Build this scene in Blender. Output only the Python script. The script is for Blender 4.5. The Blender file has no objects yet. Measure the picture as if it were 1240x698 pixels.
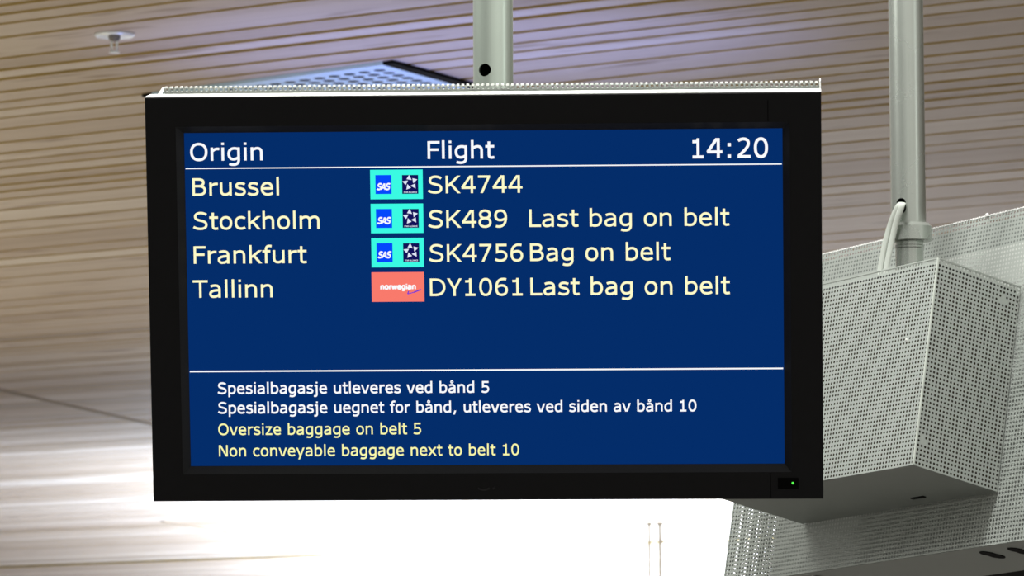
import bpy, bmesh, math, random
from mathutils import Vector, Matrix

random.seed(7)
S = bpy.context.scene
COL = S.collection

# ------------------------------------------------------------------ camera
cam_d = bpy.data.cameras.new('camera')
cam = bpy.data.objects.new('camera', cam_d)
COL.objects.link(cam)
cam_d.sensor_width = 36.0
cam_d.lens = 174.19
cam_d.clip_start = 0.05
cam_d.clip_end = 300
pitch, roll = math.radians(5.5), 0.0047
fwd = Vector((0, math.cos(pitch), math.sin(pitch)))
right0, up0 = Vector((1, 0, 0)), Vector((0, -math.sin(pitch), math.cos(pitch)))
cr = math.sqrt(1 - roll * roll)
right, up = right0 * cr - up0 * roll, up0 * cr + right0 * roll
m = Matrix((right, up, -fwd)).transposed().to_4x4()
m.translation = Vector((0, 0, 1.6))
cam.matrix_world = m
cam_d.dof.use_dof = True
cam_d.dof.focus_distance = 6.62
cam_d.dof.aperture_fstop = 28
S.camera = cam

# ------------------------------------------------------------------ view, world
S.view_settings.view_transform = 'Standard'
S.view_settings.look = 'None'
S.view_settings.exposure = 0.0
S.view_settings.gamma = 1.0
S.view_settings.use_curve_mapping = False

W = bpy.data.worlds.new('hall_air')
S.world = W
W.use_nodes = True
nt = W.node_tree
nt.nodes.clear()
wo = nt.nodes.new('ShaderNodeOutputWorld')
bg = nt.nodes.new('ShaderNodeBackground')
tc = nt.nodes.new('ShaderNodeTexCoord')
mp = nt.nodes.new('ShaderNodeMapping')
mp.inputs['Scale'].default_value = (2.6, 2.6, 0.4)
nz = nt.nodes.new('ShaderNodeTexNoise')
nz.inputs['Scale'].default_value = 1.3
nz.inputs['Detail'].default_value = 2.0
rp = nt.nodes.new('ShaderNodeValToRGB')
rp.color_ramp.elements[0].position = 0.42
rp.color_ramp.elements[0].color = (0.20, 0.19, 0.18, 1)
rp.color_ramp.elements[1].position = 0.60
rp.color_ramp.elements[1].color = (1.35, 1.30, 1.22, 1)
nt.links.new(tc.outputs['Generated'], mp.inputs['Vector'])
nt.links.new(mp.outputs[0], nz.inputs['Vector'])
vd = nt.nodes.new('ShaderNodeVectorMath')              # the hall is brighter towards its right hand side
vd.operation = 'DOT_PRODUCT'
vd.inputs[1].default_value = (0.82, -0.57, 0)
mr = nt.nodes.new('ShaderNodeMapRange')
mr.inputs[1].default_value, mr.inputs[2].default_value = -0.5, 1.0
mr.inputs[3].default_value, mr.inputs[4].default_value = 0.28, 0.66
mixn = nt.nodes.new('ShaderNodeMix')
mixn.inputs[0].default_value = 0.72
nt.links.new(tc.outputs['Generated'], vd.inputs[0])
nt.links.new(vd.outputs['Value'], mr.inputs[0])
nt.links.new(nz.outputs[0], mixn.inputs[2])
nt.links.new(mr.outputs[0], mixn.inputs[3])
nt.links.new(mixn.outputs[0], rp.inputs[0])
nt.links.new(rp.outputs[0], bg.inputs['Color'])
nt.links.new(bg.outputs[0], wo.inputs['Surface'])
bg.inputs['Strength'].default_value = 0.55


# ------------------------------------------------------------------ lamps of the hall, with added fills
def area(name, loc, target, sx, sy, watts, color):
    d = bpy.data.lights.new(name, 'AREA')
    d.shape = 'RECTANGLE'
    d.size, d.size_y = sx, sy
    d.energy, d.color = watts, color
    o = bpy.data.objects.new(name, d)
    COL.objects.link(o)
    o.location = loc
    o.rotation_euler = (Vector(target) - Vector(loc)).to_track_quat('-Z', 'Y').to_euler()
    return o


def spot(name, loc, target, watts, color, angle, blend, size=0.15):
    d = bpy.data.lights.new(name, 'SPOT')
    d.energy, d.color = watts, color
    d.spot_size, d.spot_blend, d.shadow_soft_size = math.radians(angle), blend, size
    o = bpy.data.objects.new(name, d)
    COL.objects.link(o)
    o.location = loc
    o.rotation_euler = (Vector(target) - Vector(loc)).to_track_quat('-Z', 'Y').to_euler()
    return o


area('hall_fill_panel', (-4.0, 15.0, 3.9), (-4.0, 15.0, 0.0), 15.0, 34.0, 660, (1.0, 0.97, 0.92))  # one unseen panel added to light the floor for bounce
area('ceiling_downlight', (-1.9, 7.1, 3.9), (0.3, 7.4, 2.1), 1.0, 1.0, 35, (1.0, 1.0, 0.95))
area('ceiling_downlight', (0.15, 6.55, 3.9), (0.15, 6.6, 0.0), 0.5, 0.5, 46, (1.0, 1.0, 0.97))
area('side_fill', (5.2, 4.6, 2.5), (0.3, 7.2, 2.5), 0.7, 3.0, 9, (0.95, 1.0, 0.97))  # added fill for the poles' right side, no window stands there
area('far_ceiling_fill', (1.8, 54.0, 2.1), (1.8, 54.0, 4.0), 8.6, 33.0, 9000, (0.66, 0.80, 1.0))  # unseen light panel added for the glare on the far ceiling
area('mid_ceiling_fill', (2.6, 26.5, 1.9), (2.6, 26.5, 4.0), 2.0, 6.0, 42, (1.0, 0.9, 0.82))  # weak unseen fill added to lift the ceiling right of centre
area('left_ceiling_fill', (-3.0, 20.0, 1.1), (-3.0, 20.0, 4.0), 1.2, 16.0, 110, (1.0, 0.91, 0.66))  # warm unseen fill added to brighten the ceiling's left side
spot('blue_uplight', (-0.15, 16.3, 0.4), (-0.15, 16.4, 4.0), 600, (0.27, 0.36, 1.0), 44, 1.0)


# ------------------------------------------------------------------ materials
def srgb(r, g, b):
    f = lambda c: (c / 255 / 12.92) if c / 255 <= 0.04045 else ((c / 255 + 0.055) / 1.055) ** 2.4
    return (f(r), f(g), f(b), 1)


def principled(name, color, rough=0.5, metal=0.0, spec=0.5, vary=0.0, scale=20.0, rvary=0.0):
    mt = bpy.data.materials.new(name)
    mt.use_nodes = True
    t = mt.node_tree
    b = t.nodes['Principled BSDF']
    b.inputs['Base Color'].default_value = color
    b.inputs['Roughness'].default_value = rough
    b.inputs['Metallic'].default_value = metal
    b.inputs['Specular IOR Level'].default_value = spec
    if vary or rvary:
        c = t.nodes.new('ShaderNodeTexCoord')
        n = t.nodes.new('ShaderNodeTexNoise')
        n.inputs['Scale'].default_value = scale
        n.inputs['Detail'].default_value = 4
        t.links.new(c.outputs['Object'], n.inputs['Vector'])
        if vary:
            mx = t.nodes.new('ShaderNodeMix')
            mx.data_type = 'RGBA'
            mx.inputs[6].default_value = tuple(x * (1 - vary) for x in color[:3]) + (1,)
            mx.inputs[7].default_value = tuple(min(1, x * (1 + vary)) for x in color[:3]) + (1,)
            t.links.new(n.outputs[0], mx.inputs[0])
            t.links.new(mx.outputs[2], b.inputs['Base Color'])
        if rvary:
            mr = t.nodes.new('ShaderNodeMapRange')
            mr.inputs[3].default_value = max(0, rough - rvary)
            mr.inputs[4].default_value = min(1, rough + rvary)
            t.links.new(n.outputs[0], mr.inputs[0])
            t.links.new(mr.outputs[0], b.inputs['Roughness'])
    return mt


def emissive(name, color, strength=1.0):
    mt = bpy.data.materials.new(name)
    mt.use_nodes = True
    t = mt.node_tree
    t.nodes.clear()
    o = t.nodes.new('ShaderNodeOutputMaterial')
    e = t.nodes.new('ShaderNodeEmission')
    e.inputs[0].default_value = color
    e.inputs[1].default_value = strength
    t.links.new(e.outputs[0], o.inputs[0])
    return mt


M_BEZEL = principled('black_plastic', (0.0052, 0.0052, 0.0056, 1), 0.55, 0, 0.10, 0.15, 60, 0.05)
M_CHAMFER = principled('black_plastic_satin', (0.011, 0.0115, 0.012, 1), 0.38, 0, 0.16)
M_GLOSS = principled('black_window', (0.001, 0.001, 0.001, 1), 0.3, 0, 0.03)
M_BADGE = principled('badge_grey', (0.010, 0.010, 0.011, 1), 0.5, 0, 0.2)
M_LIP = principled('pale_lacquer_and_glints', (0.90, 0.91, 0.88, 1), 0.4, 0, 0.4)
M_SHEET = principled('grey_lacquered_sheet', (0.36, 0.39, 0.36, 1), 0.42, 0, 0.35, 0.06, 9, 0.06)
M_PLATE = principled('grey_plain_plate', (0.145, 0.160, 0.148, 1), 0.5, 0, 0.3, 0.10, 7, 0.06)
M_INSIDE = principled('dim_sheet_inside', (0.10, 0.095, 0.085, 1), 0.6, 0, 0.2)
M_HOLE_SHADE = principled('dark_brown_hole_shade', (0.035, 0.028, 0.018, 1), 0.9, 0, 0.05)
M_BACK_LIT = principled('casing_back_lit', (0.55, 0.57, 0.54, 1), 0.5, 0, 0.3)
M_POLE = principled('grey_green_satin_tube', (0.52, 0.60, 0.53, 1), 0.28, 0.75, 0.5, 0.03, 14, 0.03)
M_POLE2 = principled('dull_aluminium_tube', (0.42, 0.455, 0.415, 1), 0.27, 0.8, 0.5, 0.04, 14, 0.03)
M_DARK = principled('black_parts_and_shade', (0.006, 0.006, 0.006, 1), 0.8, 0, 0.05)
M_PALE_GREY = principled('pale_grey_cable_and_glint', (0.52, 0.56, 0.51, 1), 0.5, 0, 0.3)
M_SCREW = principled('bright_screw', (0.85, 0.86, 0.83, 1), 0.25, 0.4, 0.6)
M_HANGER = principled('brown_rod', (0.095, 0.07, 0.04, 1), 0.5, 0.0, 0.3)
M_SPRINK = principled('sprinkler_metal', (0.85, 0.90, 0.88, 1), 0.35, 0.1, 0.5)
M_SPRINK_D = principled('sprinkler_recess', (0.2, 0.18, 0.16, 1), 0.5, 0.2, 0.3)
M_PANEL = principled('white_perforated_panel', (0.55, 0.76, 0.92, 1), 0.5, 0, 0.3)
M_PANELBACK = principled('panel_backing', (0.16, 0.18, 0.20, 1), 0.6, 0, 0.2)

E_BLUE = emissive('screen_blue', srgb(4, 45, 106))
E_WHITE = emissive('screen_white', srgb(250, 252, 255))
E_CREAM = emissive('screen_cream', srgb(254, 252, 202))
E_YELLOW = emissive('screen_yellow', srgb(250, 250, 172))
E_CYAN = emissive('screen_cyan', srgb(58, 250, 226))
E_SASBLUE = emissive('screen_royal_blue', srgb(5, 72, 252))
E_NAVY = emissive('screen_navy', srgb(18, 16, 88))
E_STAR = emissive('screen_pale', srgb(225, 232, 248))
E_CORAL = emissive('screen_coral', srgb(249, 122, 108))
E_VIOLET = emissive('screen_violet', srgb(118, 62, 205))
E_LED = emissive('green_diode', srgb(90, 255, 80), 1.2)


def wood_material():
    mt = bpy.data.materials.new('pine_boards')
    mt.use_nodes = True
    t = mt.node_tree
    b = t.nodes['Principled BSDF']
    b.inputs['Roughness'].default_value = 0.55
    b.inputs['Specular IOR Level'].default_value = 0.15
    c = t.nodes.new('ShaderNodeTexCoord')
    at = t.nodes.new('ShaderNodeAttribute')
    at.attribute_name = 'board_tone'

    def noise(scale, vec_scale, detail=4, rough=0.55):
        mpn = t.nodes.new('ShaderNodeMapping')
        mpn.inputs['Scale'].default_value = vec_scale
        n = t.nodes.new('ShaderNodeTexNoise')
        n.inputs['Scale'].default_value = scale
        n.inputs['Detail'].default_value = detail
        n.inputs['Roughness'].default_value = rough
        t.links.new(c.outputs['Object'], mpn.inputs['Vector'])
        t.links.new(mpn.outputs[0], n.inputs['Vector'])
        return n

    # per board tone
    r1 = t.nodes.new('ShaderNodeValToRGB')
    cr_ = r1.color_ramp
    cr_.elements[0].color = (0.335, 0.262, 0.195, 1)
    cr_.elements[1].color = (0.62, 0.545, 0.48, 1)
    e = cr_.elements.new(0.35)
    e.color = (0.445, 0.355, 0.285, 1)
    e = cr_.elements.new(0.7)
    e.color = (0.53, 0.445, 0.375, 1)
    # streaks along the boards shift the tone
    n1 = noise(1.0, (0.45, 9.0, 1.0))
    ad = t.nodes.new('ShaderNodeMath')
    ad.operation = 'MULTIPLY_ADD'
    ad.inputs[1].default_value = 0.7
    sb = t.nodes.new('ShaderNodeMath')
    sb.operation = 'SUBTRACT'
    sb.inputs[1].default_value = 0.5
    t.links.new(n1.outputs[0], sb.inputs[0])
    t.links.new(sb.outputs[0], ad.inputs[0])
    t.links.new(at.outputs['Fac'], ad.inputs[2])
    t.links.new(ad.outputs[0], r1.inputs[0])
    # brown knots and stains
    n2 = noise(1.0, (1.5, 6.5, 1.0), 2)
    r2 = t.nodes.new('ShaderNodeValToRGB')
    r2.color_ramp.elements[0].position = 0.62
    r2.color_ramp.elements[0].color = (0, 0, 0, 1)
    r2.color_ramp.elements[1].position = 0.74
    r2.color_ramp.elements[1].color = (0.75, 0.75, 0.75, 1)
    t.links.new(n2.outputs[0], r2.inputs[0])
    mx = t.nodes.new('ShaderNodeMix')
    mx.data_type = 'RGBA'
    mx.inputs[7].default_value = (0.21, 0.125, 0.07, 1)
    t.links.new(r2.outputs[0], mx.inputs[0])
    t.links.new(r1.outputs[0], mx.inputs[6])
    t.links.new(mx.outputs[2], b.inputs['Base Color'])
    return mt


M_WOOD = wood_material()
M_EDGE = principled('pine_board_edge', (0.56, 0.40, 0.13, 1), 0.7, 0, 0.1, 0.35, 3)
M_JOINT = principled('joint_strip', (0.30, 0.235, 0.17, 1), 0.7, 0, 0.05)
M_BATTEN = principled('dark_batten', (0.10, 0.065, 0.03, 1), 0.8, 0, 0.05)


# ------------------------------------------------------------------ mesh builder
class MB:
    def __init__(self):
        self.v, self.f, self.mi = [], [], []

    def add(self, verts, faces, mi=0):
        o = len(self.v)
        self.v += [tuple(p) for p in verts]
        self.f += [tuple(i + o for i in f) for f in faces]
        self.mi += [mi] * len(faces)

    def quad(self, a, b, c, d, mi=0):
        self.add([a, b, c, d], [(0, 1, 2, 3)], mi)

    def box(self, lo, hi, mi=0):
        x0, y0, z0 = lo
        x1, y1, z1 = hi
        self.add([(x0, y0, z0), (x1, y0, z0), (x1, y1, z0), (x0, y1, z0),
                  (x0, y0, z1), (x1, y0, z1), (x1, y1, z1), (x0, y1, z1)],
                 [(0, 3, 2, 1), (4, 5, 6, 7), (0, 1, 5, 4), (1, 2, 6, 5), (2, 3, 7, 6), (3, 0, 4, 7)], mi)

    def prism(self, poly, z0, z1, mi=0):
        n = len(poly)
        self.add([(x, y, z0) for x, y in poly] + [(x, y, z1) for x, y in poly],
                 [tuple(range(n - 1, -1, -1)), tuple(range(n, 2 * n))] +
                 [(i, (i + 1) % n, n + (i + 1) % n, n + i) for i in range(n)], mi)

    def revolve(self, profile, seg=48, origin=(0, 0, 0), mi=0, close=True):
        """profile: (r, z) list turned about the vertical axis"""
        n = len(profile)
        ox, oy, oz = origin
        vs = []
        for k in range(seg):
            a = 2 * math.pi * k / seg
            vs += [(ox + r * math.cos(a), oy + r * math.sin(a), oz + z) for r, z in profile]
        fs = []
        for k in range(seg):
            k2 = (k + 1) % seg
            for i in range(n if close else n - 1):
                j = (i + 1) % n
                fs.append((k * n + i, k2 * n + i, k2 * n + j, k * n + j))
        self.add(vs, fs, mi)

    def sweep(self, pts, shape, mi=0):
        """sweep a closed 2D section (across, up) along points; across is held near the x axis"""
        rings = []
        n = len(shape)
        for i, p in enumerate(pts):
            p = Vector(p)
            d = (Vector(pts[min(i + 1, len(pts) - 1)]) - Vector(pts[max(i - 1, 0)])).normalized()
            side = Vector((0.83, -0.55, 0)).normalized()
            side = (side - d * side.dot(d)).normalized()
            nrm = d.cross(side)
            rings.append([p + side * a + nrm * b for a, b in shape])
        vs = [q for r in rings for q in r]
        fs = []
        for i in range(len(pts) - 1):
            for k in range(n):
                k2 = (k + 1) % n
                fs.append((i * n + k, i * n + k2, (i + 1) * n + k2, (i + 1) * n + k))
        fs += [tuple(range(n - 1, -1, -1)), tuple((len(pts) - 1) * n + k for k in range(n))]
        self.add(vs, fs, mi)

    def build(self, name, mats, parent=None, smooth=False, weld=False):
        me = bpy.data.meshes.new(name)
        me.from_pydata(self.v, [], self.f)
        if not isinstance(mats, (list, tuple)):
            mats = [mats]
        for mt in mats:
            me.materials.append(mt)
        me.polygons.foreach_set('material_index', self.mi)
        me.update()
        bm = bmesh.new()
        bm.from_mesh(me)
        if weld:
            bmesh.ops.remove_doubles(bm, verts=bm.verts, dist=1e-6)
        bmesh.ops.recalc_face_normals(bm, faces=bm.faces)
        if smooth:
            for f in bm.faces:
                f.smooth = True
            for e in bm.edges:
                if len(e.link_faces) == 2 and e.calc_face_angle(0) > 0.6:
                    e.smooth = False
        bm.to_mesh(me)
        bm.free()
        o = bpy.data.objects.new(name, me)
        COL.objects.link(o)
        if parent:
            o.parent = parent
        return o


def tag(o, label=None, cat=None, group=None, kind=None):
    if label:
        o['label'] = label
    if cat:
        o['category'] = cat
    if group:
        o['group'] = group
    if kind:
        o['kind'] = kind
    return o


def thing(name, label, cat, mw=None):
    o = bpy.data.objects.new(name, None)
    o.empty_display_size = 0.05
    COL.objects.link(o)
    if mw is not None:
        o.matrix_world = mw
    return tag(o, label, cat)


def frame(cols, loc):
    mt = Matrix([[cols[j][i] for j in range(3)] for i in range(3)])
    q = mt.to_quaternion().to_matrix().to_4x4()
    q.translation = Vector(loc)
    return q


def cut(obj, cutter):
    """take the cutter's volume out of obj and throw the cutter away"""
    md = obj.modifiers.new('hole', 'BOOLEAN')
    md.operation, md.solver, md.object = 'DIFFERENCE', 'EXACT', cutter
    bpy.context.view_layer.update()
    dg = bpy.context.evaluated_depsgraph_get()
    me = bpy.data.meshes.new_from_object(obj.evaluated_get(dg))
    obj.modifiers.clear()
    old = obj.data
    obj.data = me
    bpy.data.meshes.remove(old)
    bpy.data.objects.remove(cutter)


def perforated(mb, org, e1, e2, n1, n2, pitch, r, clogged=0.0, rows_off=0, mi=0, m_plug=0, sides=8):
    """a sheet of n1 x n2 cells from org along unit vectors e1, e2, each cell a square with a round hole"""
    org, e1, e2 = Vector(org), Vector(e1), Vector(e2)
    h = pitch / 2
    sq = [(h, 0), (h, h), (0, h), (-h, h), (-h, 0), (-h, -h), (0, -h), (h, -h)]
    ci = [(r * math.cos(math.pi / 4 * k), r * math.sin(math.pi / 4 * k)) for k in range(8)]
    blobs = [(random.uniform(0, n1), random.uniform(0, n2), random.uniform(1.0, 1.7)) for _ in range(int(clogged))]
    for i in range(n1):
        for j in range(n2):
            c = org + e1 * ((i + 0.5) * pitch) + e2 * ((j + 0.5) * pitch)
            plug = any((i - a) ** 2 + ((j - b) * 1.6) ** 2 < q * q and random.random() < 0.8 for a, b, q in blobs)
            vs = [c + e1 * a + e2 * b for a, b in sq] + [c + e1 * a + e2 * b for a, b in ci]
            fs = [(k, (k + 1) % 8, 8 + (k + 1) % 8, 8 + k) for k in range(8)]
            if plug:
                fs.append(tuple(range(8, 16)))
            mb.add(vs, fs, mi)


# ------------------------------------------------------------------ the ceiling
CEIL_Z = 4.0
ANG = math.radians(53.077)                 # the boards run away to the left at this angle
seams = [10.45, 10.72, 10.9, 11.12, 11.27, 11.43, 11.58, 11.72, 11.95, 12.30, 12.51, 12.68, 12.93, 13.12, 13.28, 13.45, 13.69, 13.99,
         14.24, 14.43, 14.59, 14.81, 15.02, 15.20, 15.41, 15.70, 16.05, 16.33, 16.53, 16.96, 17.24, 17.50,
         17.92, 18.25, 18.78, 19.10, 19.42, 19.76, 20.12]
s = seams[-1]
while s < 43.2:
    s += random.choice((0.17, 0.22, 0.28, 0.36, 0.44))
    seams.append(s)
seams.append(43.75)
seams.append(44.25)
s = 44.25
while s < 62:
    s += random.choice((0.3, 0.4, 0.55))
    seams.append(s)

ceil_rot = Matrix.Rotation(math.pi / 2 + ANG, 4, 'Z')   # local x runs along the boards


def world_to_ceiling(x, y):
    p = ceil_rot.inverted() @ Vector((x, y, 0))
    return p.x, p.y


def build_ceiling():
    mb = MB()
    tones, face_tone = [], []
    # local y = -(distance across the boards)
    for i in range(len(seams) - 1):
        a, b = seams[i], seams[i + 1]
        gap = random.choice((0.024, 0.032, 0.042, 0.052)) if a < 17 else random.choice((0.015, 0.025, 0.04))
        if 43.7 < a < 43.8:
            continue
        lo, hi = a + gap / 2, b - gap / 2
        tone = min(1, max(0, random.gauss(0.52, 0.15 if a < 17 else 0.24)))
        n0 = len(mb.f)
        x0, x1 = -30, 66
        y0, y1 = -hi, -lo
        z0, z1 = 0.0, 0.03
        vs = [(x0, y0, z0), (x1, y0, z0), (x1, y1, z0), (x0, y1, z0), (x0, y0, z1), (x1, y0, z1), (x1, y1, z1), (x0, y1, z1)]
        mb.add(vs, [(0, 3, 2, 1)], 0)
        mb.add(vs, [(4, 5, 6, 7), (0, 1, 5, 4), (1, 2, 6, 5), (2, 3, 7, 6), (3, 0, 4, 7)], 1)
        face_tone += [tone] * (len(mb.f) - n0)
    n0 = len(mb.f)
    mb.box((-30, -62, 0.05), (66, -10, 0.07), 2)
    face_tone += [0] * (len(mb.f) - n0)
    me = bpy.data.meshes.new('ceiling')
    me.from_pydata(mb.v, [], mb.f)
    for mt in (M_WOOD, M_EDGE, M_BATTEN):
        me.materials.append(mt)
    me.polygons.foreach_set('material_index', mb.mi)
    at = me.attributes.new('board_tone', 'FLOAT', 'FACE')
    at.data.foreach_set('value', face_tone)
    me.update()
    o = bpy.data.objects.new('ceiling', me)
    COL.objects.link(o)
    mw = ceil_rot.copy()
    mw.translation = Vector((0, 0, CEIL_Z))
    o.matrix_world = mw
    tag(o, kind='structure')


build_ceiling()


mb = MB()
mb.box((-14, -3, -0.1), (14, 75, 0.0))
tag(mb.build('floor', principled('pale_stone_floor', (0.50, 0.48, 0.45, 1), 0.45, 0, 0.3, 0.08, 3)), kind='structure')


def joint_strip(name, a, b, w):
    """dark cover strip over a joint that crosses the boards"""
    a, b = Vector((*a, CEIL_Z - 0.012)), Vector((*b, CEIL_Z - 0.012))
    d = (b - a).normalized()
    n = Vector((-d.y, d.x, 0)) * (w / 2)
    mb = MB()
    top = Vector((0, 0, 0.012))
    p = [a - n, b - n, b + n, a + n]
    mb.add(p + [q + top for q in p], [(0, 3, 2, 1), (4, 5, 6, 7), (0, 1, 5, 4), (1, 2, 6, 5), (2, 3, 7, 6), (3, 0, 4, 7)])
    tag(mb.build(name, M_JOINT), kind='structure')


joint_strip('trim_1', (-3.55, 30.2), (-2.05, 36.9), 0.04)
joint_strip('trim_2', (-3.44, 48.6), (-2.0, 54.8), 0.05)


# ------------------------------------------------------------------ sprinkler on the ceiling
t = thing('ceiling_sprinkler', 'round pale sprinkler head on the wooden ceiling, upper left', 'sprinkler',
          Matrix.Translation((-1.303, 16.13, CEIL_Z)))
mb = MB()
mb.revolve([(0.020, 0.0), (0.064, 0.0), (0.067, -0.005), (0.060, -0.012), (0.040, -0.006), (0.020, -0.006)], 40)
mb.build('escutcheon', M_SPRINK, t, True)
mb = MB()
mb.revolve([(0.0, 0.0), (0.0195, 0.0), (0.0195, -0.016), (0.012, -0.026), (0.0, -0.026)], 24, close=False)
mb.build('body', M_SPRINK_D, t, True)
mb = MB()
for sgn in (-1, 1):
    mb.box((sgn * 0.009 - 0.0035, -0.004, -0.058), (sgn * 0.009 + 0.0035, 0.004, -0.024))
mb.box((-0.0125, -0.004, -0.060), (0.0125, 0.004, -0.056))
mb.build('frame_arm', M_SPRINK, t)
mb = MB()
mb.revolve([(0.0, -0.060), (0.017, -0.061), (0.018, -0.064), (0.0, -0.066)], 24, close=False)
mb.build('deflector', M_SPRINK, t, True)

# ------------------------------------------------------------------ perforated panel under the ceiling
pa = Vector((-0.44, 16.80, 0))
d1 = Vector((-0.8556, 0.7644, 0)).normalized()     # along the boards
d2 = Vector((0.2968, 0.6312, 0)).normalized()
L1, L2 = 1.13, 1.25
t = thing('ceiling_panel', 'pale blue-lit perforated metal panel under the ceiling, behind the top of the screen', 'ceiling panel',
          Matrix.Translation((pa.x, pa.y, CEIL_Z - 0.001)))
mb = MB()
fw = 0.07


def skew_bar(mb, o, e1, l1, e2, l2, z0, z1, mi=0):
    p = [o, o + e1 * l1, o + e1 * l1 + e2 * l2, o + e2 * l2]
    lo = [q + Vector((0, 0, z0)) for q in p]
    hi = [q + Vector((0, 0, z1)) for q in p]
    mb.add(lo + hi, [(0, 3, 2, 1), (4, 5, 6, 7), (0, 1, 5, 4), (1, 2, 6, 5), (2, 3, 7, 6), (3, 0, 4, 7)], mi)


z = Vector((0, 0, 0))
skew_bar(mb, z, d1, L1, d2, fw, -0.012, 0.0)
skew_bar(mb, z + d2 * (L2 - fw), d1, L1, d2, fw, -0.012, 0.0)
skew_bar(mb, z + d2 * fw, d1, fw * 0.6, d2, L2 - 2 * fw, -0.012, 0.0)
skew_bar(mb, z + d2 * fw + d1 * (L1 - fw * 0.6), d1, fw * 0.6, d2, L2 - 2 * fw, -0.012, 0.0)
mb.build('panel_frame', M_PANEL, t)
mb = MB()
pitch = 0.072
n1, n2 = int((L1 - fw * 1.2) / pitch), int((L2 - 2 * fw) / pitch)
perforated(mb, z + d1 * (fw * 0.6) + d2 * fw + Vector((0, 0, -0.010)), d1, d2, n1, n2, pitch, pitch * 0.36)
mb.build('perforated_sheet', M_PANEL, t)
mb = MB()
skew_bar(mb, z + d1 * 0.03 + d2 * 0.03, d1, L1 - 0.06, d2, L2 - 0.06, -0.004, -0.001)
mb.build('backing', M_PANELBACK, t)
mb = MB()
skew_bar(mb, z - d1 * 0.052, d1, 0.05, d2, L2, -0.011, -0.001)  # black bar in place of the shade along the panel edge
mb.build('gap_shade_bar', M_DARK, t)
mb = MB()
skew_bar(mb, z + d1 * (L1 + 0.002), d1, 0.05, d2, 0.12, -0.011, -0.001)  # short black bar painted as shade at the panel's left corner
mb.build('gap_shade_bar', M_DARK, t)

# ------------------------------------------------------------------ far twin rods
t = thing('hanging_rods', 'pair of thin upright rods hanging far off against the glaring ceiling', 'hanger',
          Matrix.Translation((1.409, 49.38, CEIL_Z)))
for sx, r in ((-0.0535, 0.016), (0.0535, 0.019)):
    mb = MB()
    mb.revolve([(0, 0), (r, 0), (r, -1.6), (0, -1.6)], 12, (sx, 0, 0), close=False)
    mb.revolve([(0, 0), (r * 2.0, 0), (r * 2.0, -0.03), (0, -0.03)], 12, (sx, 0, 0), close=False)
    mb.build('rod', M_HANGER, t)
mb = MB()
mb.box((-0.07, -0.006, -0.195), (0.10, 0.006, -0.180))
mb.box((0.035, -0.02, -0.215), (0.085, 0.02, -0.165))
mb.build('clamp_bar', M_HANGER, t)
mb = MB()
mb.box((-0.07, -0.01, -1.6), (0.07, 0.01, -1.57))
mb.build('foot_bar', M_HANGER, t)

# ------------------------------------------------------------------ pole behind the screen
P1 = Vector((-0.0245, 6.775, 0))
t = thing('support_pole', 'grey-green steel pole with a black hole, rising behind the flight screen', 'pole',
          Matrix.Translation((P1.x, P1.y, CEIL_Z)))
R1 = 0.0276
mb = MB()
mb.revolve([(R1, 0), (R1, -1.66)], 64, close=False)
mb.revolve([(R1 - 0.003, 0), (R1 - 0.003, -1.66)], 64, mi=1, close=False)
n = 64
tube = MB()
tube.revolve([(R1, -0.005), (R1, -1.66), (R1 - 0.003, -1.66), (R1 - 0.003, -0.005)], 64)
for k in range(len(tube.f)):
    tube.mi[k] = 1 if (k % 4) == 2 else 0  # inner wall black, the tube's inner shade put into its colour
pole = tube.build('tube', [M_POLE, M_DARK], t)
ct = MB()
hd = Vector((-0.0120, -0.0249, 0)).normalized()
ctr = Vector((0, 0, 2.5515 - CEIL_Z))
ring = []
sd = Vector((-hd.y, hd.x, 0))
for k in range(32):
    a = 2 * math.pi * k / 32
    ring.append(sd * (0.0093 * math.cos(a)) + Vector((0, 0, 0.0088 * math.sin(a))))
vs = [ctr + hd * 0.012 + q for q in ring] + [ctr + hd * 0.05 + q for q in ring]
ct.add(vs, [tuple(range(31, -1, -1)), tuple(range(32, 64))] + [(k, (k + 1) % 32, 32 + (k + 1) % 32, 32 + k) for k in range(32)])
bpy.context.view_layer.update()
co = ct.build('cutter', M_POLE, t)
cut(pole, co)


def smooth_by_angle(o, ang=0.6):
    bm = bmesh.new()
    bm.from_mesh(o.data)
    for f in bm.faces:
        f.smooth = True
    for e in bm.edges:
        if len(e.link_faces) == 2 and e.calc_face_angle(0) > ang:
            e.smooth = False
    bm.to_mesh(o.data)
    bm.free()


smooth_by_angle(pole)
mb = MB()
mb.revolve([(R1 + 0.0005, -0.004), (0.07, -0.004), (0.07, -0.012), (R1 + 0.004, -0.016), (R1 + 0.0005, -0.016)], 48)
mb.build('ceiling_flange', M_POLE, t, True)

# ------------------------------------------------------------------ the flight information screen
MON = frame([(0.99836, -0.05703, -0.00385), (-0.00834, -0.2119, 0.97726), (-0.05655, -0.97563, -0.21203)],
            (-0.03693, 6.58136, 2.21991))
BW, BH = 0.900, 0.54526
SW, SH = 0.7965, 0.4483
mon = thing('flight_display', 'large black flat screen listing baggage arrivals, hung on the middle pole', 'screen', MON)
scx, scy = -0.0006, -0.0015
sx0, sx1, sy0, sy1 = scx - SW / 2, scx + SW / 2, scy - SH / 2, scy + SH / 2
ZS = -0.012                                # screen surface lies this far behind the front of the frame
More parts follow.
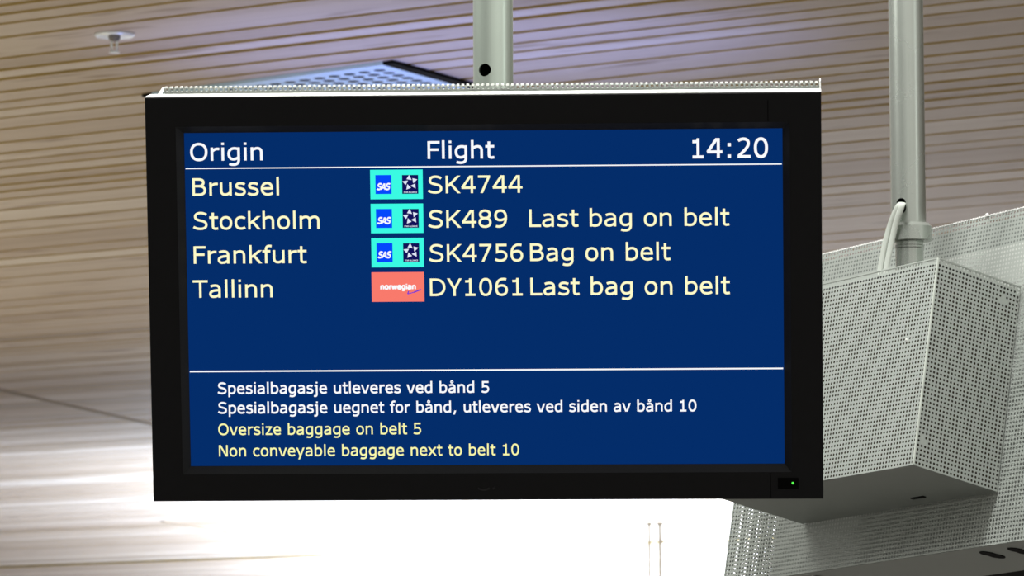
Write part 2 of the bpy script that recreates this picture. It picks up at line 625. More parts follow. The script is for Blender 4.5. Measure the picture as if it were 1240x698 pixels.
# frame: flat face ring, chamfer ring, outer sides
chf = 0.0105
o_ = [(-BW / 2, -BH / 2), (BW / 2, -BH / 2), (BW / 2, BH / 2), (-BW / 2, BH / 2)]
i_ = [(sx0 - chf, sy0 - chf), (sx1 + chf, sy0 - chf), (sx1 + chf, sy1 + chf), (sx0 - chf, sy1 + chf)]
q_ = [(sx0 - 0.001, sy0 - 0.001), (sx1 + 0.001, sy0 - 0.001), (sx1 + 0.001, sy1 + 0.001), (sx0 - 0.001, sy1 + 0.001)]
mb = MB()
bv = 0.0012
oi = [(x - math.copysign(bv, x), y - math.copysign(bv, y)) for x, y in o_]
vs = [(x, y, -0.030) for x, y in o_] + [(x, y, -bv) for x, y in o_] + [(x, y, 0) for x, y in oi] + [(x, y, 0) for x, y in i_] \
    + [(x, y, ZS - 0.004) for x, y in i_]
fs = []
for k in range(4):
    k2 = (k + 1) % 4
    for lv in range(4):
        fs.append((lv * 4 + k, lv * 4 + k2, (lv + 1) * 4 + k2, (lv + 1) * 4 + k))
    fs.append((16 + k, 16 + k2, k2, k))
mb.add(vs, fs)
bez = mb.build('bezel', M_BEZEL, mon)
mb = MB()
vs = [(x, y, -0.0006) for x, y in i_] + [(x, y, ZS + 0.001) for x, y in q_] + [(x, y, ZS - 0.003) for x, y in q_]
fs = []
for k in range(4):
    k2 = (k + 1) % 4
    fs += [(k, k2, 4 + k2, 4 + k), (4 + k, 4 + k2, 8 + k2, 8 + k)]
mb.add(vs, fs)
mb.build('inner_trim', M_CHAMFER, bez)
mb = MB()
mb.box((0.3790, -BH / 2 + 0.002, -0.001), (0.3800, sy0 - chf - 0.001, 0.0002))
mb.build('panel_seam', M_GLOSS, bez)
mb = MB()
mb.box((0.3790, sy1 + chf + 0.001, -0.001), (0.3800, BH / 2 - 0.010, 0.0002))
mb.build('panel_seam', M_GLOSS, bez)
# remote window and power light
mb = MB()
mb.box((0.3894, -0.2588, -0.001), (0.4168, -0.2440, 0.0006))
win = mb.build('sensor_window', M_GLOSS, mon)
mb = MB()
mb.prism([(0.4092 + 0.0016 * math.cos(2 * math.pi * k / 16), -0.2510 + 0.0016 * math.sin(2 * math.pi * k / 16)) for k in range(16)], 0.0006, 0.0011)
tag(mb.build('power_light', E_LED, win), 'green power light')
# worn, barely readable maker's badge
mb = MB()
for x0, x1, w in ((-0.012, 0.0035, 0.0025), (0.0075, 0.011, 0.0025)):
    pts = [(x0 + (x1 - x0) * k / 8, -0.2565 - 0.0022 * math.sin(math.pi * k / 8) + (0.0035 * k / 8 if x0 > 0 else 0)) for k in range(9)]
    mb.prism([(x, y - w / 2) for x, y in pts] + [(x, y + w / 2) for x, y in reversed(pts)], -0.0004, 0.0004)
mb.build('badge', M_BADGE, mon)
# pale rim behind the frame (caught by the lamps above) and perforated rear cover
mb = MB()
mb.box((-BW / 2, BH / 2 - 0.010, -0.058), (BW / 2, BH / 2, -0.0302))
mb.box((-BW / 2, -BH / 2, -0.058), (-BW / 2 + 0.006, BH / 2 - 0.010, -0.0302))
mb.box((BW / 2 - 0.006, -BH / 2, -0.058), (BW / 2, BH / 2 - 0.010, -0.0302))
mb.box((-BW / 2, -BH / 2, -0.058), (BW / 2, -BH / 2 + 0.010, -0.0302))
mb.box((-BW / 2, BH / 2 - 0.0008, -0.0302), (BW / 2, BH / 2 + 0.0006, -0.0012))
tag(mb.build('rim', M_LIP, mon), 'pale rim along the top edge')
# rear chassis
mb = MB()
pr = [(-BW / 2 + 0.012, -BH / 2 + 0.012), (BW / 2 - 0.004, -BH / 2 + 0.012), (BW / 2 - 0.004, BH / 2 - 0.004), (-BW / 2 + 0.012, BH / 2 - 0.004)]
pr2 = [(x * 0.96, y * 0.90) for x, y in pr]
vs = [(x, y, -0.0582) for x, y in pr] + [(x, y, -0.085) for x, y in pr] + [(x, y, -0.118) for x, y in pr2]
fs = [(0, 1, 2, 3), (8, 9, 10, 11)]
for k in range(4):
    k2 = (k + 1) % 4
    fs += [(k, k2, 4 + k2, 4 + k), (4 + k, 4 + k2, 8 + k2, 8 + k)]
mb.add(vs, fs)
mb.build('rear_chassis', M_PLATE, mon)
# perforated strip that stands up behind the rim
mb = MB()
pv = 0.00665
x0, x1 = -BW / 2 + 0.0185, BW / 2 - 0.002
n1 = int((x1 - x0) / pv)
pv = (x1 - x0) / n1
zb = -0.066
yb = BH / 2 - 0.004
mb.box((x0, yb, zb - 0.0008), (x1, yb + 0.0055, zb))
perforated(mb, (x0, yb + 0.0052, zb), (1, 0, 0), (0, 1, 0), n1, 1, pv, pv * 0.33)
for k in range(n1):                                   # cut-through row along the upper edge
    xa = x0 + k * pv
    ya = yb + 0.0052 + pv
    mb.box((xa + 0.0008, ya - 0.0010, zb - 0.0040), (xa + pv - 0.0024, ya + 0.0014, zb + 0.0004), 1)
    mb.box((xa + pv * 0.36, yb + 0.0064, zb - 0.0016), (xa + pv * 0.64, yb + 0.0072, zb + 0.0002), 1)  # pale bars and dashes, lit hole rims and edges put into colour
mb.box((x1, yb, -0.095), (x1 + 0.002, ya + 0.0022, -0.0585), 1)
mb.add([(x0 - 0.0090, yb + 0.003, -0.0585), (x0 - 0.0030, yb + 0.003, -0.0585), (x0 + 0.0008, ya + 0.001, zb), (x0 - 0.0025, ya + 0.001, zb)], [(0, 1, 2, 3)], 1)
mb.build('vent_strip', [M_SHEET, M_LIP], mon)
mb = MB()
mb.box((-0.06, -0.10, -0.150), (0.06, 0.10, -0.1185))
mb.build('mount_plate', M_PLATE, mon)

# screen surface
mb = MB()
mb.box((sx0 - 0.0008, sy0 - 0.0008, ZS - 0.0025), (sx1 + 0.0008, sy1 + 0.0008, ZS))
scr = mb.build('screen', E_BLUE, mon)
tag(scr, 'lit dark blue screen with white and yellow writing')


# ------------------------------------------------------------------ lettering drawn as strokes
ADV = {' ': .352, 'a': .601, 'b': .623, 'c': .521, 'd': .623, 'e': .596, 'f': .352, 'g': .623, 'h': .633, 'i': .274, 'j': .344,
       'k': .592, 'l': .274, 'm': .973, 'n': .633, 'o': .607, 'p': .623, 'r': .427, 's': .521, 't': .394, 'u': .633, 'v': .592,
       'w': .818, 'x': .592, 'y': .592, 'z': .525, 'å': .601, 'A': .684, 'B': .686, 'C': .698, 'D': .771, 'E': .632, 'F': .575,
       'I': .421, 'K': .693, 'L': .557, 'N': .748, 'O': .787, 'R': .695, 'S': .684, 'T': .616, 'Y': .615, ',': .364, ':': .454}
for dgt in '0123456789':
    ADV[dgt] = .636
bowl_b = 'M .13 .42 C .19 .475 .25 .505 .325 .505 C .45 .505 .524 .425 .524 .28 C .524 .12 .435 .037 .30 .037 C .235 .037 .18 .05 .13 .08'
bowl_d = 'M .493 .465 C .44 .49 .39 .505 .325 .505 C .18 .505 .099 .41 .099 .26 C .099 .12 .17 .037 .285 .037 C .36 .037 .43 .07 .493 .125'
bowl_g = 'M .493 .465 C .44 .49 .39 .505 .325 .505 C .18 .505 .099 .415 .099 .275 C .099 .135 .17 .055 .285 .055 C .36 .055 .43 .085 .493 .14'
GA = ['M .11 .465 C .16 .49 .22 .506 .29 .506 C .41 .506 .465 .455 .465 .35 L .465 0',
      'M .465 .31 C .27 .305 .097 .285 .097 .155 C .097 .08 .15 .037 .225 .037 C .32 .037 .40 .075 .465 .135']
ELL = lambda cx, cy, rx, ry: 'O %f %f %f %f' % (cx, cy, rx, ry)
GLYPH = {
    'a': GA, 'å': GA + ['o .285 .695 .068 .068'],
    'b': ['M .13 0 L .13 .76', bowl_b], 'd': ['M .493 0 L .493 .76', bowl_d],
    'p': ['M .13 -.207 L .13 .545', bowl_b],
    'g': ['M .493 .545 L .493 .03 C .493 -.10 .42 -.166 .29 -.166 C .22 -.166 .17 -.155 .115 -.135', bowl_g],
    'c': ['M .478 .455 C .43 .485 .38 .506 .32 .506 C .18 .506 .10 .415 .10 .2725 C .10 .125 .18 .039 .32 .039 C .385 .039 .435 .06 .478 .09'],
    'e': ['M .10 .285 L .497 .285 C .497 .43 .425 .508 .31 .508 C .18 .508 .10 .415 .10 .27 C .10 .12 .185 .037 .325 .037 C .41 .037 .475 .06 .528 .095'],
    'f': ['M .165 0 L .165 .575 C .165 .67 .215 .722 .305 .722 L .39 .714', 'M .02 .500 L .335 .500'],
    'h': ['M .13 0 L .13 .76', 'M .13 .405 C .20 .47 .27 .502 .345 .502 C .45 .502 .503 .44 .503 .33 L .503 0'],
    'i': ['M .137 0 L .137 .545', 'M .137 .645 L .137 .745'],
    'j': ['M .05 .500 L .206 .500', 'M .206 .545 L .206 -.05 C .206 -.13 .165 -.166 .09 -.166 L .01 -.156', 'M .206 .645 L .206 .745'],
    'k': ['M .13 0 L .13 .76', 'P .52 .545 .15 .235', 'P .255 .335 .53 0'],
    'l': ['M .137 0 L .137 .76'],
    'm': ['M .13 0 L .13 .545', 'M .13 .415 C .19 .47 .25 .502 .325 .502 C .43 .502 .486 .45 .486 .34 L .486 0',
          'M .486 .405 C .54 .468 .61 .502 .685 .502 C .79 .502 .843 .44 .843 .33 L .843 0'],
    'n': ['M .13 0 L .13 .545', 'M .13 .405 C .20 .47 .27 .502 .345 .502 C .45 .502 .503 .44 .503 .33 L .503 0'],
    'o': [ELL(.3035, .2725, .205, .236)],
    'r': ['M .13 0 L .13 .545', 'M .13 .375 C .20 .45 .27 .488 .35 .488 L .425 .484'],
    's': ['M .448 .458 C .40 .487 .335 .507 .275 .507 C .175 .507 .113 .465 .113 .40 C .113 .325 .18 .312 .275 .292 C .38 .27 .438 .24 .438 .155 C .438 .08 .37 .036 .26 .036 C .18 .036 .11 .06 .055 .096'],
    't': ['M .165 .70 L .165 .155 C .165 .07 .20 .038 .275 .038 L .375 .050', 'M .02 .500 L .375 .500'],
    'u': ['M .503 0 L .503 .545', 'M .503 .14 C .43 .075 .365 .043 .29 .043 C .185 .043 .13 .10 .13 .215 L .13 .545'],
    'v': ['P .07 .545 .270 0', 'P .522 .545 .322 0'],
    'w': ['P .085 .545 .225 0', 'P .395 .545 .255 0', 'P .423 .545 .563 0', 'P .733 .545 .593 0'],
    'x': ['P .07 .545 .52 0', 'P .52 .545 .07 0'],
    'y': ['P .07 .545 .300 .0', 'P .522 .545 .205 -.207'],
    'z': ['M .055 .500 L .475 .500', 'M .045 .045 L .485 .045', 'P .41 .50 .11 .045'],
    'A': ['P .315 .727 .065 0', 'P .369 .727 .619 0', 'M .17 .225 L .51 .225'],
    'B': ['M .133 0 L .133 .727', 'M .133 .680 L .33 .680 C .45 .680 .528 .645 .528 .55 C .528 .455 .46 .400 .36 .400 L .133 .400',
          'M .34 .400 C .49 .395 .585 .335 .585 .225 C .585 .105 .49 .047 .34 .047 L .133 .047'],
    'C': ['M .63 .62 C .57 .665 .49 .69 .41 .69 C .22 .69 .108 .565 .108 .3635 C .108 .16 .22 .037 .41 .037 C .49 .037 .57 .062 .63 .105'],
    'D': ['M .133 .047 L .133 .680 L .29 .680 C .54 .680 .663 .56 .663 .3635 C .663 .165 .54 .047 .29 .047 L .133 .047', 'M .133 0 L .133 .727'],
    'E': ['M .133 0 L .133 .727', 'M .133 .680 L .58 .680', 'M .133 .385 L .55 .385', 'M .133 .047 L .58 .047'],
    'F': ['M .133 0 L .133 .727', 'M .133 .680 L .565 .680', 'M .133 .378 L .52 .378'],
    'I': ['M .21 0 L .21 .727', 'M .06 .68 L .36 .68', 'M .06 .047 L .36 .047'],
    'K': ['M .133 0 L .133 .727', 'P .615 .727 .16 .275', 'P .265 .42 .625 0'],
    'L': ['M .133 0 L .133 .727', 'M .133 .047 L .555 .047'],
    'N': ['M .128 0 L .128 .727', 'M .620 0 L .620 .727', 'P .155 .727 .593 0'],
    'O': [ELL(.3935, .3635, .294, .327)],
    'R': ['M .133 0 L .133 .727', 'M .133 .680 L .30 .680 C .45 .680 .535 .63 .535 .515 C .535 .39 .45 .335 .30 .335 L .133 .335', 'P .36 .34 .63 0'],
    'S': ['M .585 .618 C .52 .662 .44 .690 .35 .690 C .205 .690 .128 .63 .128 .54 C .128 .435 .21 .408 .33 .380 C .48 .345 .577 .315 .577 .20 C .577 .09 .48 .037 .335 .037 C .23 .037 .13 .065 .055 .120'],
    'T': ['M .308 0 L .308 .727', 'M .005 .680 L .611 .680'],
    'Y': ['M .308 0 L .308 .33', 'P .065 .727 .308 .285', 'P .551 .727 .308 .285'],
    '0': [ELL(.318, .3635, .208, .327)],
    '1': ['M .335 0 L .335 .727', 'M .13 .045 L .54 .045', 'M .13 .600 L .25 .603 C .29 .607 .315 .625 .320 .66'],
    '2': ['M .105 .625 C .165 .665 .235 .690 .305 .690 C .42 .690 .487 .63 .487 .535 C .487 .40 .36 .28 .115 .060', 'M .085 .047 L .565 .047'],
    '4': ['M .455 0 L .455 .727', 'P .415 .727 .075 .245', 'M .035 .225 L .605 .225'],
    '5': ['M .545 .680 L .168 .680 L .168 .390 C .215 .405 .255 .412 .305 .412 C .445 .412 .525 .345 .525 .235 C .525 .11 .435 .037 .29 .037 C .21 .037 .145 .058 .085 .088'],
    '6': ['M .515 .672 C .475 .685 .435 .690 .395 .690 C .215 .690 .115 .555 .115 .31 C .115 .13 .19 .037 .325 .037 C .45 .037 .53 .115 .53 .235 C .53 .355 .455 .425 .345 .425 C .26 .425 .19 .395 .125 .345'],
    '7': ['M .075 .680 L .563 .680', 'P .510 .66 .215 0'],
    '8': [ELL(.318, .540, .190, .153), ELL(.318, .213, .212, .178)],
    ':': ['S .227 0 .125', 'S .227 .42 .125'],
    ',': ['P .215 .125 .125 -.135'],
}
GLYPH['9'] = None


def parse(cmd):
    """one stroke command -> (kind, data)"""
    tk = cmd.split()
    pts, i = [], 0
    while i < len(tk):
        c = tk[i]
        if c in 'ML':
            pts.append((float(tk[i + 1]), float(tk[i + 2])))
            i += 3
        else:
            a = [float(q) for q in tk[i + 1:i + 7]]
            p0 = pts[-1]
            for k in range(1, 11):
                u = k / 10
                b0, b1, b2, b3 = (1 - u) ** 3, 3 * u * (1 - u) ** 2, 3 * u * u * (1 - u), u ** 3
                pts.append((b0 * p0[0] + b1 * a[0] + b2 * a[2] + b3 * a[4], b0 * p0[1] + b1 * a[1] + b2 * a[3] + b3 * a[5]))
            i += 7
    return pts


def stroke(pts, w, closed=False):
    n = len(pts)
    Lp, Rp = [], []
    for i in range(n):
        p = Vector(pts[i])
        a = Vector(pts[(i - 1) % n]) if (closed or i > 0) else None
        b = Vector(pts[(i + 1) % n]) if (closed or i < n - 1) else None
        d1 = (p - a).normalized() if a is not None and (p - a).length > 1e-9 else None
        d2 = (b - p).normalized() if b is not None and (b - p).length > 1e-9 else None
        d1, d2 = d1 or d2, d2 or d1
        n1, n2 = Vector((-d1.y, d1.x)), Vector((-d2.y, d2.x))
        mn = (n1 + n2)
        mn = mn.normalized() if mn.length > 1e-6 else n1
        k = w / 2 / max(0.45, mn.dot(n1))
        Lp.append(p + mn * k)
        Rp.append(p - mn * k)
    m_ = n if closed else n - 1
    return [(Lp[i], Lp[(i + 1) % n], Rp[(i + 1) % n], Rp[i]) for i in range(m_)]


def glyph_polys(ch, w):
    if ch == '9':
        return [[Vector((.636 - p.x, .727 - p.y)) for p in q] for q in glyph_polys('6', w)]
    out = []
    for cmd in GLYPH[ch]:
        k = cmd[0]
        if k in 'Oo':
            cx, cy, rx, ry = [float(q) for q in cmd.split()[1:]]
            pts = []
            for j in range(36):
                a = 2 * math.pi * j / 36
                ca, sa = math.cos(a), math.sin(a)
                pw = 2 / 2.25
                pts.append((cx + rx * math.copysign(abs(ca) ** pw, ca), cy + ry * math.copysign(abs(sa) ** pw, sa)))
            out += stroke(pts, w if k == 'O' else w * 0.62, True)
        elif k == 'P':
            x0, y0, x1, y1 = [float(q) for q in cmd.split()[1:]]
            hw = w / 2 * math.hypot(x1 - x0, y1 - y0) / abs(y1 - y0)
            out.append([Vector((x0 - hw, y0)), Vector((x0 + hw, y0)), Vector((x1 + hw, y1)), Vector((x1 - hw, y1))])
        elif k == 'S':
            x, y, q = [float(v) for v in cmd.split()[1:]]
            out.append([Vector((x - q / 2, y)), Vector((x + q / 2, y)), Vector((x + q / 2, y + q)), Vector((x - q / 2, y + q))])
        else:
            out += stroke(parse(cmd), w)
    return out


def text_polys(txt, w, gap=0.0):
    x, out = 0.0, []
    for ch in txt:
        if ch != ' ':
            out += [[Vector((p.x + x, p.y)) for p in q] for q in glyph_polys(ch, w)]
        x += ADV[ch] + gap
    return out


def put_text(mb, txt, left, rgt, base, size, w=0.098, z=0.0004, mi=0, shear=0.0, gap=0.0):
    """set txt so that its ink spans left..rgt with the given em size above the base line"""
    polys = text_polys(txt, w, gap)
    if shear:
        polys = [[Vector((p.x + shear * p.y, p.y)) for p in q] for q in polys]
    xs = [p.x for q in polys for p in q]
    x0, x1 = min(xs), max(xs)
    k = (rgt - left) / (x1 - x0)
    for q in polys:
        mb.add([(left + (p.x - x0) * k, base + p.y * size, ZS + z) for p in q], [tuple(range(len(q)))], mi)


def text_line(txt, left, rgt, base, size, mat, w=0.098):
    mb = MB()
    put_text(mb, txt, left, rgt, base, size, w)
    o = mb.build('text_line', mat, scr)
    tag(o, 'writing that reads ' + txt)
    return o


EM = 0.0325
text_line('Origin', -0.3920, -0.2947, 0.1863, EM, E_WHITE, .105)
text_line('Flight', -0.0739, 0.0153, 0.1865, EM, E_WHITE, .105)
text_line('14:20', 0.2790, 0.3792, 0.1847, 0.0365, E_WHITE, .108)
text_line('Brussel', -0.3899, -0.2737, 0.1393, EM, E_CREAM)
text_line('Stockholm', -0.3903, -0.2200, 0.0937, EM, E_CREAM)
text_line('Frankfurt', -0.3901, -0.2381, 0.0478, EM, E_CREAM)
text_line('Tallinn', -0.3922, -0.2848, 0.0019, EM, E_CREAM)
text_line('SK4744', -0.0746, 0.0521, 0.1402, EM, E_CREAM)
text_line('SK489', -0.0747, 0.0310, 0.0940, EM, E_CREAM)
text_line('SK4756', -0.0744, 0.0519, 0.0482, EM, E_CREAM)
text_line('DY1061', -0.0735, 0.0506, 0.0022, EM, E_CREAM)
text_line('Last bag on belt', 0.0606, 0.3273, 0.0943, EM, E_CREAM)
text_line('Bag on belt', 0.0612, 0.2485, 0.0485, EM, E_CREAM)
text_line('Last bag on belt', 0.0611, 0.3273, 0.0024, EM, E_CREAM)
text_line('Spesialbagasje utleveres ved bånd 5', -0.3617, 0.0040, -0.1286, 0.0212, E_WHITE, .118)
text_line('Spesialbagasje uegnet for bånd, utleveres ved siden av bånd 10', -0.3617, 0.2813, -0.1552, 0.0212, E_WHITE, .118)
text_line('Oversize baggage on belt 5', -0.3617, -0.0882, -0.1844, 0.0212, E_YELLOW, .105)
text_line('Non conveyable baggage next to belt 10', -0.3614, 0.0431, -0.2135, 0.0212, E_YELLOW, .105)
for y, th in ((0.1760, 0.0016), (-0.0980, 0.0020)):
    mb = MB()
    mb.box((sx0 + 0.0003, y - th / 2, ZS), (sx1 - 0.0003, y + th / 2, ZS + 0.0003))
    mb.build('rule_line', E_WHITE, scr)


def rect(mb, x0, y0, x1, y1, z, mi):
    mb.add([(x0, y0, ZS + z), (x1, y0, ZS + z), (x1, y1, ZS + z), (x0, y1, ZS + z)], [(0, 1, 2, 3)], mi)


for ty in (0.1724, 0.1268, 0.0808):
    mb = MB()
    bx = -0.1512
    rect(mb, bx, ty - 0.0395, bx + 0.0703, ty, 0.0003, 0)
    rect(mb, bx + 0.0069, ty - 0.0325, bx + 0.0284, ty - 0.0070, 0.0005, 1)
    put_text(mb, 'SAS', bx + 0.0083, bx + 0.0272, ty - 0.0268, 0.0118, .19, 0.0007, 2, 0.28, -0.06)
    rect(mb, bx + 0.0426, ty - 0.0325, bx + 0.0642, ty - 0.0072, 0.0005, 3)
    cx, cy = bx + 0.0534, ty - 0.0176
    for k in range(5):                       # ring of five faceted wedges
        a = math.pi / 2 + 2 * math.pi * k / 5
        def pt(r, da):
            return (cx + r * math.cos(a + da), cy + r * math.sin(a + da), ZS + 0.0007)
        mb.add([pt(0.0106, 0.12), pt(0.0068, 0.78), pt(0.0042, -0.50)], [(0, 1, 2)], 4)
    put_text(mb, 'STAR ALLIANCE', bx + 0.0446, bx + 0.0622, ty - 0.0313, 0.0026, .16, 0.0007, 4)
    tag(mb.build('airline_logo', [E_CYAN, E_SASBLUE, E_WHITE, E_NAVY, E_STAR], scr), 'turquoise airline logo with two small square emblems')
mb = MB()
rect(mb, -0.1516, -0.0051, -0.0811, 0.0347, 0.0003, 0)
put_text(mb, 'norwegian', -0.1401, -0.0922, 0.0117, 0.0098, .225, 0.0005, 1)
for a, b, w in (((-0.1035, 0.0052), (-0.0950, 0.0075), 0.0006), ((-0.0950, 0.0075), (-0.0855, 0.0112), 0.0009), ((-0.1035, 0.0052), (-0.1020, 0.0090), 0.0008)):
    d = (Vector(b) - Vector(a)).normalized()
    nn = Vector((-d.y, d.x)) * w
    mb.add([(a[0] - nn.x, a[1] - nn.y, ZS + 0.0006), (b[0] - nn.x, b[1] - nn.y, ZS + 0.0006), (b[0] + nn.x, b[1] + nn.y, ZS + 0.0006), (a[0] + nn.x, a[1] + nn.y, ZS + 0.0006)], [(0, 1, 2, 3)], 2)
tag(mb.build('airline_logo', [E_CORAL, E_WHITE, E_VIOLET], scr), 'coral airline logo with small white lettering')

# ------------------------------------------------------------------ perforated housings on the right
# local axes: x = along the front to the left, y = towards the rear casing, z = down
U = (-0.57974, 0.81254, -0.06072)
V = (0.80232, 0.55628, -0.21643)
Wd = (-0.14208, -0.17419, -0.97441)
BOX = frame([U, V, Wd], (0.63687, 7.36193, 2.35086))
PT = 0.0068
HR = PT * 0.30
nu, nv, nw = 68, 24, 47
LU, LV, LW = nu * PT, 0.1673, nw * PT

bx = thing('perforated_box', 'smaller grey perforated metal box with a plain underside, below the right pole', 'metal box', BOX)


def hem(mb, a, b, w, d):
    """folded edge: a square bar from a to b"""
    a, b = Vector(a), Vector(b)
    lo = Vector((min(a.x, b.x) - w, min(a.y, b.y) - w, min(a.z, b.z) - d))
    hi = Vector((max(a.x, b.x) + w, max(a.y, b.y) + w, max(a.z, b.z) + d))
    mb.box(lo, hi)


mb = MB()
perforated(mb, (0, 0, 0), (1, 0, 0), (0, 0, 1), nu, nw, PT, HR, 0)
hem(mb, (0, 0, 0), (LU, 0, 0), 0.0008, 0.0010)
hem(mb, (0, 0, LW), (LU, 0, LW), 0.0008, 0.0012)
mb.build('front_panel', M_SHEET, bx)
mb = MB()
perforated(mb, (0, 0.001, 0), (0, 1, 0), (0, 0, 1), nv, nw, PT, HR, 2)
hem(mb, (0, 0, 0), (0, nv * PT, 0), 0.0008, 0.0010)
hem(mb, (0, 0, LW), (0, nv * PT, LW), 0.0008, 0.0012)
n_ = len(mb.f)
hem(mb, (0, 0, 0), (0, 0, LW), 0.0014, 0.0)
mb.mi[n_:] = [1] * (len(mb.f) - n_)  # corner hem in paler grey, its highlight put into the colour
mb.build('side_panel', [M_SHEET, M_PALE_GREY], bx)
mb = MB()
perforated(mb, (LU, 0.001, 0), (0, 1, 0), (0, 0, 1), nv, nw, PT, HR)
hem(mb, (LU, 0, LW), (LU, nv * PT, LW), 0.0008, 0.0012)
mb.build('side_panel', M_SHEET, bx)
mb = MB()
mb.box((0.0, 0.0, LW), (LU, LV - 0.004, LW + 0.002))
mb.build('bottom_plate', M_PLATE, bx)
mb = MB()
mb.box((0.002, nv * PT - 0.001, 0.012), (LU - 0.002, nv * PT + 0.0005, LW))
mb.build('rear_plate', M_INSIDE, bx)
mb = MB()                                            # lid added unseen to darken the inside, open round the pole
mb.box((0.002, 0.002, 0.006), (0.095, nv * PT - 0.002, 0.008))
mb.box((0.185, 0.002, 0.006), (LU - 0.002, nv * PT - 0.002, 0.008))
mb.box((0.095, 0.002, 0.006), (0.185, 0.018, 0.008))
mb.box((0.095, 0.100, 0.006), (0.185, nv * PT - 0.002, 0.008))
mb.build('shade_lid', M_INSIDE, bx)
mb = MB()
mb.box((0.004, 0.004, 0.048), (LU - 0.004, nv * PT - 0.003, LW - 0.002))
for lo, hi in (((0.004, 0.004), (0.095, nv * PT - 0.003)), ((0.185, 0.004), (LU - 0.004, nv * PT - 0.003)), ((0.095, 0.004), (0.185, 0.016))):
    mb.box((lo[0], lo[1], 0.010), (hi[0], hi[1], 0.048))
mb.build('hole_shade_block', M_HOLE_SHADE, bx)  # solid dark block added so the perforations look shaded
for (u, w) in ((0.0514, 0.1209),):
    mb = MB()
    mb.revolve([(0, -0.0022), (0.0018, -0.0016), (0.0028, 0.0), (0.0028, 0.0006), (0, 0.0006)], 16, close=False)
    o = mb.build('screw', M_SCREW, bx, True)
    o.matrix_local = Matrix.Translation((u, -0.0005, w)) @ Matrix.Rotation(-math.pi / 2, 4, 'X')
mb = MB()
mb.box((0.128, 0.128, LW + 0.002), (0.158, 0.134, LW + 0.0035))
mb.build('latch_slot', M_DARK, bx)

# large casing behind the box
cs = thing('perforated_casing', 'large grey perforated metal casing behind the smaller box, running out of the right edge', 'metal casing',
           BOX @ Matrix.Translation((0, LV, 0)))
CU0, CU1 = -0.40, 0.6533
CW0, CW1 = -0.1297, 0.4002
nu2, nw2 = int((CU1 - CU0) / PT), int(round((CW1 - CW0) / PT))
CU0 = CU1 - nu2 * PT
CW1 = CW0 + nw2 * PT
CD = 0.090
nd = int(CD / PT)
mb = MB()
perforated(mb, (CU0, 0, CW0), (1, 0, 0), (0, 0, 1), nu2, nw2, PT, HR, 0)
hem(mb, (CU0, 0, CW1), (CU1, 0, CW1), 0.0008, 0.0012)
hem(mb, (CU1, 0, CW0), (CU1, 0, CW1), 0.0010, 0.0)
for k in range(nu2):                                 # cut-through row of holes along the top edge
    ua = CU0 + k * PT
    mb.box((ua + 0.0012, -0.0012, CW0 - 0.0022), (ua + PT - 0.0016, 0.0028, CW0), 1)  # pale tabs, their catch of light put into the colour
mb.build('front_panel', [M_SHEET, M_LIP], cs)
mb = MB()
perforated(mb, (CU1, 0.001, CW0), (0, 1, 0), (0, 0, 1), nd, nw2, PT, HR * 0.58)
mb.build('side_panel', M_SHEET, cs)
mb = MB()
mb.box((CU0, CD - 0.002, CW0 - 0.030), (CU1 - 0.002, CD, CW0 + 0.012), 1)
mb.box((CU0, CD - 0.002, CW0 + 0.012), (CU1 - 0.002, CD, CW1), 0)  # lower sheet paler, light from the open top put into its colour
mb.build('back_panel', [M_BACK_LIT, M_PLATE], cs)
mb = MB()
mb.box((CU0, 0, CW1), (CU1, 0.128, CW1 + 0.002))
bp = mb.build('bottom_plate', M_PLATE, cs)
mb = MB()
mb.box((CU0, 0.1285, CW1 - 0.03), (CU1 - 0.30, 0.40, CW1 + 0.002))
tag(mb.build('rear_rail', M_DARK, cs), 'dark rail behind the underside')
for (u, v) in ((0.0449, 0.2066 - LV), (-0.0165, 0.2087 - LV), (0.4382, 0.2047 - LV)):
    mb = MB()
    pts = []
    r = 0.0115
    for c, a0 in ((0.0105, -60), (-0.0105, 120)):
        for k in range(17):
            a = math.radians(a0 - 60 + 15 * k)
            pts.append((u - 0.006 * math.copysign(1, c) * 0.5 + r * 0.62 * math.sin(a), v + c + r * math.cos(a)))
    mb2 = [(u + 0.0125 * math.sin(a) * (1 - 0.25 * math.cos(2 * a) ** 8) - 0.12 * 0.0215 * math.cos(a), v + 0.0215 * math.cos(a)) for a in [2 * math.pi * k / 36 for k in range(36)]]
    mb.prism([(x, y) for x, y in mb2], CW1 + 0.0012, CW1 + 0.0032)  # black plug in place of an open slot, its dark put into colour
    tag(mb.build('dark_slot_plug', M_DARK, bp), 'black plug painted as the dark of a double hole')
mb = MB()
mb.revolve([(0, -0.0022), (0.0030, -0.0016), (0.0038, 0.0), (0.0038, 0.0006), (0, 0.0006)], 16, close=False)
o = mb.build('screw', M_SCREW, cs, True)
o.matrix_local = Matrix.Translation((0.1024, -0.0008, CW0 - 0.002)) @ Matrix.Rotation(-math.pi / 2, 4, 'X')

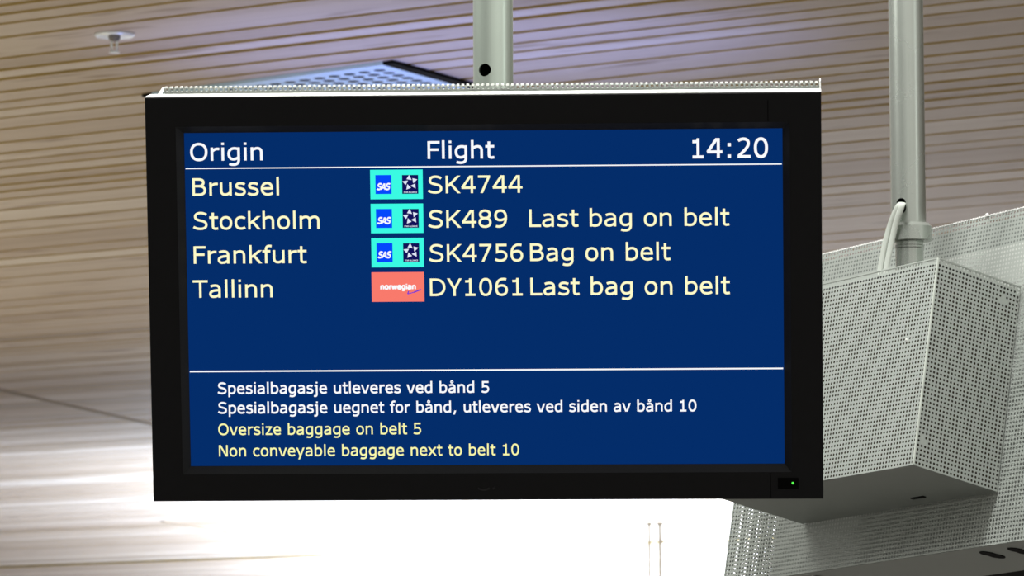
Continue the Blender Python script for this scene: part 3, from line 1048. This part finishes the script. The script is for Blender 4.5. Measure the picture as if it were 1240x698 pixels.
# ------------------------------------------------------------------ right pole with collar
P2 = Vector((0.6045, 7.505, 0))
t = thing('support_pole', 'thinner-looking grey-green steel pole with a collar, entering the right perforated box', 'pole',
          Matrix.Translation((P2.x, P2.y, CEIL_Z)))
R2 = 0.0266
zc0, zc1 = 2.4175 - CEIL_Z, 2.391 - CEIL_Z
tube = MB()
tube.revolve([(R2, -0.005), (R2, zc0 - 0.004), (R2 - 0.003, zc0 - 0.004), (R2 - 0.003, -0.005)], 64)
for k in range(len(tube.f)):
    tube.mi[k] = 1 if (k % 4) == 2 else 0  # dark of the bore painted on the inner wall
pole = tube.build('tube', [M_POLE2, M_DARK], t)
ct = MB()
hd = Vector((-0.0130, -0.0232, 0)).normalized()
sd = Vector((-hd.y, hd.x, 0))
ctr = Vector((0, 0, 2.443 - CEIL_Z))
ring = []
for k in range(32):
    a = 2 * math.pi * k / 32
    ring.append(sd * (0.0078 * math.cos(a)) + Vector((0, 0, 0.0075 * math.sin(a) + (0.0045 if math.sin(a) > 0 else -0.0045))))
vs = [ctr + hd * 0.010 + q for q in ring] + [ctr + hd * 0.05 + q for q in ring]
ct.add(vs, [tuple(range(31, -1, -1)), tuple(range(32, 64))] + [(k, (k + 1) % 32, 32 + (k + 1) % 32, 32 + k) for k in range(32)])
bpy.context.view_layer.update()
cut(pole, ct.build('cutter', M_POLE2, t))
smooth_by_angle(pole)
mb = MB()
mb.revolve([(R2 + 0.0004, zc0 + 0.001), (R2 + 0.0015, zc0 + 0.001), (R2 + 0.0055, zc0 - 0.004), (R2 + 0.0055, zc1 + 0.001), (R2 + 0.0045, zc1),
            (0.012, zc1), (0.012, zc0 - 0.003), (R2 + 0.0004, zc0 - 0.003)], 64, (0.003, 0, 0))
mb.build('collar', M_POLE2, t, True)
mb = MB()
RL = 0.0215
mb.revolve([(0, zc1 - 0.0002), (RL, zc1 - 0.0002), (RL, zc1 - 0.006), (RL + 0.0012, zc1 - 0.007), (RL + 0.0012, zc1 - 0.010), (RL, zc1 - 0.011), (RL, zc1 - 0.078), (0, zc1 - 0.078)],
           48, (0.001, 0, 0), close=False)
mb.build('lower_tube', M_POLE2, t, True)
mb = MB()
mb.revolve([(R2 + 0.0005, -0.004), (0.07, -0.004), (0.07, -0.012), (R2 + 0.004, -0.016), (R2 + 0.0005, -0.016)], 48)
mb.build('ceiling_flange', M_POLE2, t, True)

# flat twin cable out of the right pole
t = thing('power_cable', 'pale grey flat twin cable from the right pole down into the perforated box', 'cable')
def catmull(P, n=10):
    P = [Vector(p) for p in P]
    out = []
    for i in range(len(P) - 1):
        p0, p1, p2, p3 = P[max(i - 1, 0)], P[i], P[i + 1], P[min(i + 2, len(P) - 1)]
        for k in range(n):
            u = k / n
            out.append(0.5 * ((2 * p1) + (p2 - p0) * u + (2 * p0 - 5 * p1 + 4 * p2 - p3) * u * u + (3 * p1 - p0 - 3 * p2 + p3) * u ** 3))
    return out + [P[-1]]
sec = [(0.0050 * math.cos(a), 0.0022 * math.sin(a)) for a in [2 * math.pi * k / 14 for k in range(14)]]
pathA = [(0.5903, 7.4790, 2.4465), (0.5877, 7.4651, 2.4431), (0.5824, 7.4704, 2.4323), (0.575, 7.4828, 2.4136), (0.5678, 7.4917, 2.3868), (0.5609, 7.4976, 2.3534), (0.5574, 7.4965, 2.3331)]
mb = MB()
mb.sweep(catmull(pathA), sec)
mb.build('strand', M_PALE_GREY, t, True)
pathB = [(x + 0.0030 + 0.0055 * min(1, k / 4), y - 0.0020 - 0.0065 * min(1, k / 3), z - 0.0005) for k, (x, y, z) in enumerate(pathA)]
mb = MB()
mb.sweep(catmull(pathB), sec)
mb.build('strand', M_PALE_GREY, t, True)
